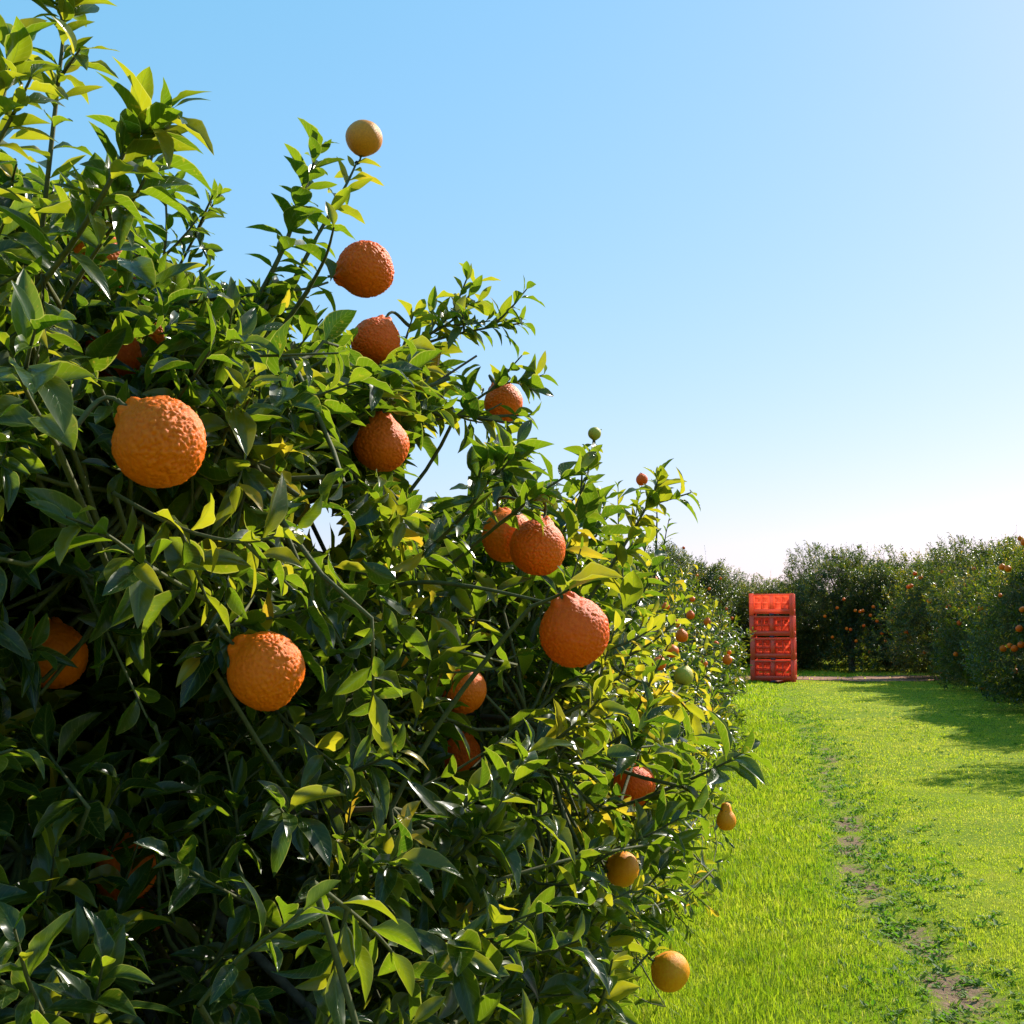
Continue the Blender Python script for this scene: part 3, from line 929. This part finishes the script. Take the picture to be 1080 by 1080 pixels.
def place(kind, i, x, y, s, rz, label, group, sz=None):
    src = (small if kind == 'small' else big)[i]
    sz = s if sz is None else sz
    loc = (x, y, float(gh(x, y)))
    if (kind, i) not in used:
        used[(kind, i)] = 1
        o = src
        o.location = loc; o.rotation_euler = (0, 0, rz); o.scale = (s, s, sz)
    else:
        o = copy_thing(src, loc, rz, (s, s, sz))
    tag(o, label, 'tree', group)
    if kind == 'small': ELL.append((np.array([x, y, 1.02 * sz]), np.array([1.6 * s, 1.6 * s, 1.18 * sz])))
    else: ELL.append((np.array([x, y, 1.85 * sz]), np.array([2.15 * s, 2.2 * s, 2.05 * sz])))
    return o


ORD = ['first', 'second', 'third', 'fourth', 'fifth', 'sixth', 'seventh', 'eighth', 'ninth', 'tenth', 'eleventh', 'twelfth']
gL, gR, gF, gB = 'citrus trees of the left row', 'citrus trees of the right row', 'citrus trees of the far cross row', 'citrus trees of the row behind the left row'
for k, (y, s) in enumerate([(11.0, .98), (13.9, 1.0), (16.9, 1.02), (19.9, 1.0), (22.6, .98)]):
    x = -1.9 - [-.1, -.12, -.05, .08, .18][k] + ROW * y + (0.1 if k % 2 else -0.05)
    place('small', k % 2, x, y, s, k * 2.1 + 0.4, '%s citrus tree of the left row, counted from the camera' % ORD[k + 3], gL, sz=[1.0, 1.02, 1.08, 1.14, 1.18][k])
# right row: nearest trees stand outside the frame and throw the shade onto the grass
rr = [(14.5, .90), (18.6, .90), (21.8, .86), (25.0, .84), (28.2, .86), (31.6, .88), (35.0, .90)]
for k, (y, s) in enumerate(rr):
    x = 6.35 + ROW * y + (0.12 if k % 2 else -0.1)
    place('big', (k + 1) % 2, x, y, s, k * 1.7 + 1.0, '%s citrus tree of the right row, counted from the camera' % ORD[k], gR, sz=[.90, .84, .93, .82, .90, .97, .92][k])
# far cross row
fr = [(-1.6, 44.5, 1.0, 1.1), (1.9, 43.5, .95, 1.1), (5.3, 40.2, 1.0, 1.04), (8.6, 41.5, .92, .78), (10.9, 40.0, .98, 1.06), (13.6, 40.0, 1.02, 1.02),
      (16.8, 41.0, 1.0, .95), (20.2, 43.5, 1.05, 1.0), (23.8, 43.0, 1.0, 1.0)]
for k, (x, y, s, sz) in enumerate(fr):
    place('big', k % 2, x, y, s, k * 2.3 + 0.3, '%s tree from the left in the far dark cross row behind the bins' % ORD[k], gF, sz=sz)
# trees of the plot beyond close the gaps of the cross row
for k, x in enumerate((-3.5, 0.2, 3.6, 7.0, 10.6, 14.2, 17.6, 21.5)):
    place('big', (k + 1) % 2, x, 44.8 + (k % 3) * 0.4, 1.05, k * 1.9, '%s tree from the left in the second line behind the dark cross row' % ORD[k], 'citrus trees beyond the cross row', sz=[.85, .95, .85, .88, .80, .9, .85, .9][k])
# row on the other side of the left row, seen through gaps of the near tree
for k, (y, s) in enumerate([(9.5, 1.0), (12.5, .95), (15.5, 1.0), (18.8, 1.0), (22, 1.0), (26, 1.05)]):
    x = -7.2 + ROW * y
    place('small', (k + 1) % 2, x, y, s, k * 1.3, '%s citrus tree of the row glimpsed through the near tree' % ORD[k], gB, sz=s * 0.98)

# ------------------------------------------------------------------ fruit meshes
def ico(n):
    import bmesh
    bm = bmesh.new(); bmesh.ops.create_icosphere(bm, subdivisions=n, radius=1.0)
    v = np.array([x.co[:] for x in bm.verts]); f = np.array([[q.index for q in x.verts] for x in bm.faces])
    bm.free(); return v, f


def fruit_mesh(name, sub, cells, amp, neck, pear, mat, seed, squash=0.97):
    r = np.random.default_rng(seed)
    v, f = ico(sub)
    th = np.arccos(np.clip(v[:, 2], -1, 1))
    rad = np.ones(len(v))
    rad += neck * (1 + 0.3 * np.cos(5 * np.arctan2(v[:, 1], v[:, 0]) + seed)) / (1 + np.exp((th - 0.36) / 0.05)) + pear * np.exp(-(th / 0.75) ** 2)
    az = np.arctan2(v[:, 1], v[:, 0])
    rad += 0.03 * np.exp(-(th / 0.6) ** 2) * np.cos(az * 5 + seed)          # furrows round the neck
    rad += 0.015 * np.sin(3 * v[:, 0] + 2 * v[:, 1] + seed) + 0.012 * np.sin(4 * v[:, 1] - 3 * v[:, 2] + seed)
    rad -= 0.05 * np.exp(-((np.pi - th) / 0.35) ** 2)
    if cells:
        pts = norm(r.normal(0, 1, (cells, 3)))
        # larger pebbles towards one side
        size = 0.8 + 0.5 * r.random(cells)
        idx = []
        f1 = np.full(len(v), 9.0); f2 = np.full(len(v), 9.0)
        for s in range(0, len(v), 4096):
            dd = np.linalg.norm(v[s:s + 4096, None] - pts[None], axis=2) / size[None]
            pr = np.partition(dd, 1, axis=1)
            f1[s:s + 4096], f2[s:s + 4096] = pr[:, 0], pr[:, 1]
            idx.append(np.argmin(dd, axis=1))
        e = np.clip((f2 - f1) * math.sqrt(cells) / 1.25, 0, 1)
        rad += amp * (0.8 + 0.35 * np.sin(2.3 * v[:, 0] - 1.9 * v[:, 1] + 1.7 * v[:, 2] + seed)) * (1 - (1 - e) ** 2.5) * (0.75 + 0.5 * r.random(cells)[np.concatenate(idx)]) - amp * 0.6
    rad += 0.003 * np.sin(40 * v[:, 0]) * np.sin(43 * v[:, 1]) * np.sin(37 * v[:, 2])
    co = v * rad[:, None] * np.array([1, 1, squash]) * 0.5
    return mesh_np(name, co, f, mat)


FM = {'hero': fruit_mesh('hero_peel', 6, 760, 0.062, 0.17, 0.0, M_peel, 3),
      'bumpy': fruit_mesh('bumpy_peel', 6, 700, 0.055, 0.14, 0.03, M_peel, 8),
      'necked': fruit_mesh('necked_peel', 6, 700, 0.050, 0.12, 0.14, M_peel, 5),
      'smooth': fruit_mesh('smooth_peel', 5, 420, 0.012, 0.05, 0.02, M_peel2, 6, 0.93),
      'tan': fruit_mesh('tan_smooth_peel', 5, 420, 0.012, 0.03, 0.02, M_peel3, 12, 0.95),
      'pear': fruit_mesh('pear_peel', 4, 300, 0.006, 0.5, 0.25, M_peel2, 7),
      'green': fruit_mesh('green_peel', 4, 300, 0.006, 0.06, 0.05, M_green, 9),
      'far': fruit_mesh('far_peel', 3, 120, 0.02, 0.12, 0.02, M_peel, 4)}
zs = np.linspace(0.47, 0.72, 5)
STEM = {}
for k in FM:
    top = {'hero': .56, 'bumpy': .555, 'necked': .60, 'smooth': .49, 'tan': .49, 'pear': .83, 'green': .51, 'far': .53}[k]
    st = np.stack([np.zeros(6), np.zeros(6), np.linspace(top - .03, top + .13, 6)], -1)
    STEM[k] = tube_mesh('stem', [(st, [0.085, 0.075, 0.035, 0.026, 0.024, 0.024])], M_twig, 7)


def rot_to(ax, spin):
    z = Vector(ax).normalized()
    q = z.to_track_quat('Z', 'X')
    return (q.to_matrix() @ Matrix.Rotation(spin, 3, 'Z')).to_euler()


def fruit(kind, pos, dia, ax, label, group, stem=True):
    o = link('citrus_fruit', FM[kind])
    o.location = [float(v) for v in pos]
    o.scale = (dia, dia, dia)
    o.rotation_euler = rot_to(ax, random.uniform(0, 6.28))
    tag(o, label, 'fruit', group)
    if stem:
        s = link('stem', STEM[kind], o)
    return o


for f, p in zip(FR, fr_pos):
    fruit(f[5], p, f[3], f[4], f[7], 'oranges on the nearest tree')


def hit_depth(px, py, skip=()):
    """distance at which the line of sight enters the first crown"""
    o = np.array([0, 0, CAMZ]); d = P(px, py, 1.0) - o
    best = None
    for i, (c, r) in enumerate(ELL):
        if i in skip: continue
        oc = (o - c) / r; dd = d / r
        a = dd @ dd; b = 2 * oc @ dd; cc = oc @ oc - 1.0
        D = b * b - 4 * a * cc
        if D <= 0: continue
        t = (-b - math.sqrt(D)) / (2 * a)
        if t > 0 and (best is None or t < best): best = t
    return best


# fruit on the second to eighth trees of the left row, and on the right row (px, py, px diameter)
LF = [(659, 623, 9), (677, 506, 9), (748, 621, 6), (728, 649, 9), (713, 658, 9), (719, 671, 9), (772, 652, 7), (767, 696, 13), (784, 692, 8),
      (766, 642, 6), (746, 656, 8), (755, 679, 6), (721, 578, 8), (769, 688, 5), (709, 687, 6), (690, 612, 8), (702, 640, 7), (735, 607, 6), (760, 610, 5),
      (730, 632, 6), (742, 700, 6), (695, 700, 8)]
lab = ['half hidden orange on the second left tree, right of the two touching oranges', 'single orange on top of a thin shoot against the sky, right of the near tree']
for i, (px, py, dp) in enumerate(LF):
    d = hit_depth(px, py, skip=(0,)) or 9.0
    if i == 1: d = 5.3
    if px < 715 and d > 8 and i != 1: d = min(d, 8)
    d -= 0.12
    p = P(px, py, d)
    l = lab[i] if i < 2 else ('large necked orange low on the left row, nearest to the stacked bins' if i == 7 else
        'small orange among the leaves of the left row beyond the near tree')
    fruit('bumpy' if dp > 7 else 'far', p, max(0.05, min(0.10, dp * d / FPX)), (random.uniform(-.3, .3), random.uniform(-.3, .3), 1), l, 'oranges on the rest of the left row')
RF = [(1076, 564, 8), (1080, 572, 8), (1057, 598, 7), (1063, 600, 7), (965, 605, 6), (971, 609, 6), (961, 618, 6), (958, 619, 5), (986, 617, 6), (980, 634, 6), (1034, 642, 9),
      (1012, 657, 8), (1075, 663, 9), (1077, 680, 10), (1070, 684, 9), (1058, 684, 8), (1065, 681, 6), (989, 664, 6), (992, 709, 7), (956, 667, 5), (1008, 690, 5), (1046, 699, 6),
      (1036, 725, 7), (1054, 725, 9), (1050, 731, 7), (1063, 729, 7), (1057, 736, 9), (1060, 744, 8), (1071, 708, 6), (1019, 722, 5), (1027, 600, 4), (1055, 628, 4), (1078, 643, 6), (1000, 640, 5),
      (1040, 668, 5), (975, 688, 4), (994, 603, 4), (1018, 617, 4)]
for i, (px, py, dp) in enumerate(RF):
    for _ in range(20):
        if hit_depth(px, py) is None: py += 4
    d = (hit_depth(px, py) or 20) - 0.1
    if d > 40: d = 33.5
    p = P(px, py, d)
    if i < 2: l = 'one of two oranges high at the right edge, above the right row'
    elif 23 <= i <= 27: l = 'orange in the hanging cluster low at the right, above the shaded grass'
    elif 13 <= i <= 16: l = 'orange in the line of four halfway up the right row at the right edge'
    elif 4 <= i <= 7: l = 'orange in the small bunch near the top of the farthest right row tree'
    elif i == 10: l = 'single larger orange in the upper middle of the right row'
    elif i == 18: l = 'single orange low in the right row just above the start of the shade'
    else: l = 'small single orange scattered through the dark leaves of the right row'
    fruit('far', p, max(0.07, min(0.12, dp * d / FPX)), (random.uniform(-.3, .3), random.uniform(-.3, .3), 1), l, 'oranges on the right row')
FF = [(902, 644), (907, 645), (910, 644), (918, 649), (883, 641), (944, 641), (911, 660), (893, 663), (897, 664), (934, 676), (925, 655), (917, 688), (890, 632), (870, 650),
      (930, 668), (903, 676), (878, 672), (921, 640), (940, 655)]
for px, py in FF:
    d = (hit_depth(px, py) or 43) - 0.1
    fruit('far', P(px, py, d), 0.10, (0, 0, 1), 'tiny orange in the shade of the far cross row behind the bins', 'oranges on the far cross row', stem=False)

# leaves hidden in front of far fruit are left as they are; fruits sit at the crown surface

# ------------------------------------------------------------------ weeds along the wheel track
LW = Leaves()
for _ in range(1300):
    y = 4.4 + 18 * rng.random() ** 1.5
    if rng.random() < 0.72: x = 0.80 + ROW * y + rng.normal(0.05, 0.24)
    else: x = rng.uniform(0.3, 4.5) + ROW * y
    n = rng.integers(7, 16)
    s = rng.uniform(0.45, 1.05)
    a = rng.uniform(0, 6.28, n); e = rng.uniform(0.15, 0.9, n)
    d = np.stack([np.cos(a) * np.cos(e), np.sin(a) * np.cos(e), np.sin(e)], -1)
    nn = norm(UP - d * d[:, 2:3])
    z = float(gh(x, y)) + 0.002
    pos = np.array([x, y, z]) + np.stack([rng.normal(0, .02, n), rng.normal(0, .02, n), np.zeros(n)], -1) * s
    LW.add(pos, d, nn, rng.uniform(0.03, 0.065, n) * s, np.full(n, rng.uniform(0.1, 0.9)))
wa = LW.arrays()
V, F, A = build_leaves(wa, np.full(len(wa[0]), 2))
wo = link('weeds', mesh_np('weeds', V, F, M_weed, A))
tag(wo, 'low broad leaved weeds scattered along the worn wheel track in the grass', 'weeds', kind='stuff')

# ------------------------------------------------------------------ harvest bins
def box_mesh(name, boxes, mat, bevel=0.0):
    vs, fs = [], []
    q = np.array([[0, 3, 2, 1], [4, 5, 6, 7], [0, 1, 5, 4], [1, 2, 6, 5], [2, 3, 7, 6], [3, 0, 4, 7]])
    for i, (x0, x1, y0, y1, z0, z1) in enumerate(boxes):
        vs += [(x0, y0, z0), (x1, y0, z0), (x1, y1, z0), (x0, y1, z0), (x0, y0, z1), (x1, y0, z1), (x1, y1, z1), (x0, y1, z1)]
        fs.append(q + 8 * i)
    return mesh_np(name, np.array(vs), np.concatenate(fs), mat, smooth=False)


BW, BH = 1.17, 0.585
hw = BW / 2


def wall_boxes():
    """wall in its own plane: x along, y thickness (outer face at -hw), slit groups cut out"""
    panel, rail = [], []
    z0, z1 = 0.088, 0.575
    ye = -hw + 0.022; t = 0.005
    for (a, b) in ((-hw + 0.125, -0.052), (0.052, hw - 0.125)):
        # solid strips around two by two groups of vent slits
        w = b - a
        cols = [(a + 0.035, a + w / 2 - 0.018), (a + w / 2 + 0.018, b - 0.035)]
        rows = [(0.20, 0.29), (0.36, 0.45)]
        zs_ = [z0 + 0.035]
        panel.append((a, cols[0][0], ye, ye + t, 0.17, 0.53))
        panel.append((cols[0][1], cols[1][0], ye, ye + t, 0.17, 0.53))
        panel.append((cols[1][1], b, ye, ye + t, 0.17, 0.53))
        for (c0, c1) in cols:
            panel.append((c0, c1, ye, ye + t, 0.17, rows[0][0]))
            panel.append((c0, c1, ye, ye + t, rows[0][1], rows[1][0]))
            panel.append((c0, c1, ye, ye + t, rows[1][1], 0.53))
            for (r0, r1) in rows:
                for k in range(4):
                    zz = r0 + (r1 - r0) * (k + 0.5) / 4
                    if k < 4: panel.append((c0, c1, ye, ye + t, zz - 0.006, zz + 0.006))
        # slim ribs standing proud on the outside
        m = (a + b) / 2
        rail.append((m - 0.006, m + 0.006, ye - 0.010, ye - 0.0005, 0.175, 0.525))
        for zz in (0.325,):
            rail.append((a + 0.002, m - 0.007, ye - 0.008, ye - 0.0005, zz - 0.005, zz + 0.005))
            rail.append((m + 0.007, b - 0.002, ye - 0.008, ye - 0.0005, zz - 0.005, zz + 0.005))
    rail.append((-hw + 0.125, hw - 0.125, -hw + 0.002, -hw + 0.034, 0.53, z1))       # top rail
    rail.append((-hw + 0.125, hw - 0.125, -hw + 0.002, -hw + 0.034, z0, 0.17))       # bottom rail
    rail.append((-0.052, 0.052, -hw + 0.004, -hw + 0.032, 0.1705, 0.5295))            # centre post
    return panel, rail


def rot4(me_boxes, k):
    out = []
    for (x0, x1, y0, y1, z0, z1) in me_boxes:
        for _ in range(k): x0, x1, y0, y1 = -y1, -y0, x0, x1
        out.append((x0, x1, y0, y1, z0, z1))
    return out


def make_bin():
    root = empty('harvest_bin', (0, 0, 0))
    pn, rl = wall_boxes()
    for k in range(4):
        w = link('wall_panel', box_mesh('wall_panel', rot4(pn, k), M_binwall), root)
        link('wall_frame', box_mesh('wall_frame', rot4(rl, k), M_bin), root)
        e = hw; i = hw - 0.124; c = hw - 0.04
        b = [(-e, -i, -e, -c, 0.0, BH), (-e, -c, -c + 0.0005, -i, 0.0, BH), (-e + 0.01, -i - 0.01, -e - 0.004, -e - 0.0003, 0.30, 0.315)]
        link('corner_post', box_mesh('corner_post', rot4(b, k), M_bin), root)
        link('foot', box_mesh('foot', rot4([(-0.062, 0.062, -e + 0.006, -e + 0.13, 0.0, 0.052)], k), M_navy), root)
    fl = [(-hw + 0.041, hw - 0.041, -hw + 0.041, hw - 0.041, 0.053, 0.086)]
    link('floor_deck', box_mesh('floor_deck', fl, M_bin), root)
    return root


bpos = P(817.5, 719, 33.0)
bx, by = float(bpos[0]), 33.4
yaw = R(-14.5)
names = ['lowest orange red plastic harvest bin of the stack, standing on the ground', 'second orange red harvest bin up from the ground in the stack',
         'third orange red harvest bin up from the ground, just under the top one', 'topmost orange red harvest bin, empty with sunlight glowing through its walls']
b0 = make_bin()
bz = float(gh(bx, by)) + 0.02
for k in range(4):
    off = [0, 0.005, -0.006, -0.008][k]
    o = b0 if k == 0 else copy_thing(b0, (0, 0, 0), 0, (1, 1, 1))
    o.location = (bx + off, by + off * 0.5, bz + k * (BH + 0.001))
    o.rotation_euler = (0, 0, yaw + R([0, 0.4, -0.3, 0.2][k]))
    o.scale = (1, 1, 1)
    tag(o, names[k], 'bin', 'stack of harvest bins')

# ------------------------------------------------------------------ light
AZ, EL = R(47), R(37)      # azimuth to the right of the view direction
sd = Vector((math.sin(AZ) * math.cos(EL), math.cos(AZ) * math.cos(EL), math.sin(EL)))
ld = bpy.data.lights.new('sun', 'SUN'); ld.energy = 4.8; ld.angle = R(0.53); ld.color = (1.0, 0.93, 0.82)
lo_ = bpy.data.objects.new('sun', ld); col.objects.link(lo_)
lo_.rotation_euler = (-sd).to_track_quat('-Z', 'Y').to_euler()
w = bpy.data.worlds.new('World'); scene.world = w; w.use_nodes = True
nt = w.node_tree; nt.nodes.clear()
out = nt.nodes.new('ShaderNodeOutputWorld'); bg = nt.nodes.new('ShaderNodeBackground')
sk = nt.nodes.new('ShaderNodeTexSky'); sk.sky_type = 'NISHITA'; sk.sun_disc = False
sk.sun_elevation = EL; sk.sun_rotation = AZ
sk.air_density = 1.25; sk.dust_density = 0.6; sk.ozone_density = 6.5; sk.altitude = 50
bg.inputs['Strength'].default_value = 0.115
va = nt.nodes.new('ShaderNodeVectorMath'); va.operation = 'MULTIPLY_ADD'     # whitening graded into the sky colour, scaled and lifted per channel
va.inputs[1].default_value = (0.84, 0.43, 0.38)
va.inputs[2].default_value = (0.22, 2.08, 3.15)
nt.links.new(sk.outputs[0], va.inputs[0]); nt.links.new(va.outputs[0], bg.inputs['Color']); nt.links.new(bg.outputs[0], out.inputs['Surface'])
scene.view_settings.view_transform = 'Standard'
scene.view_settings.look = 'None'
scene.view_settings.exposure = 0.72
scene.view_settings.gamma = 1
scene.cycles.max_bounces = 8
scene.cycles.transparent_max_bounces = 4
scene.cycles.sample_clamp_indirect = 6
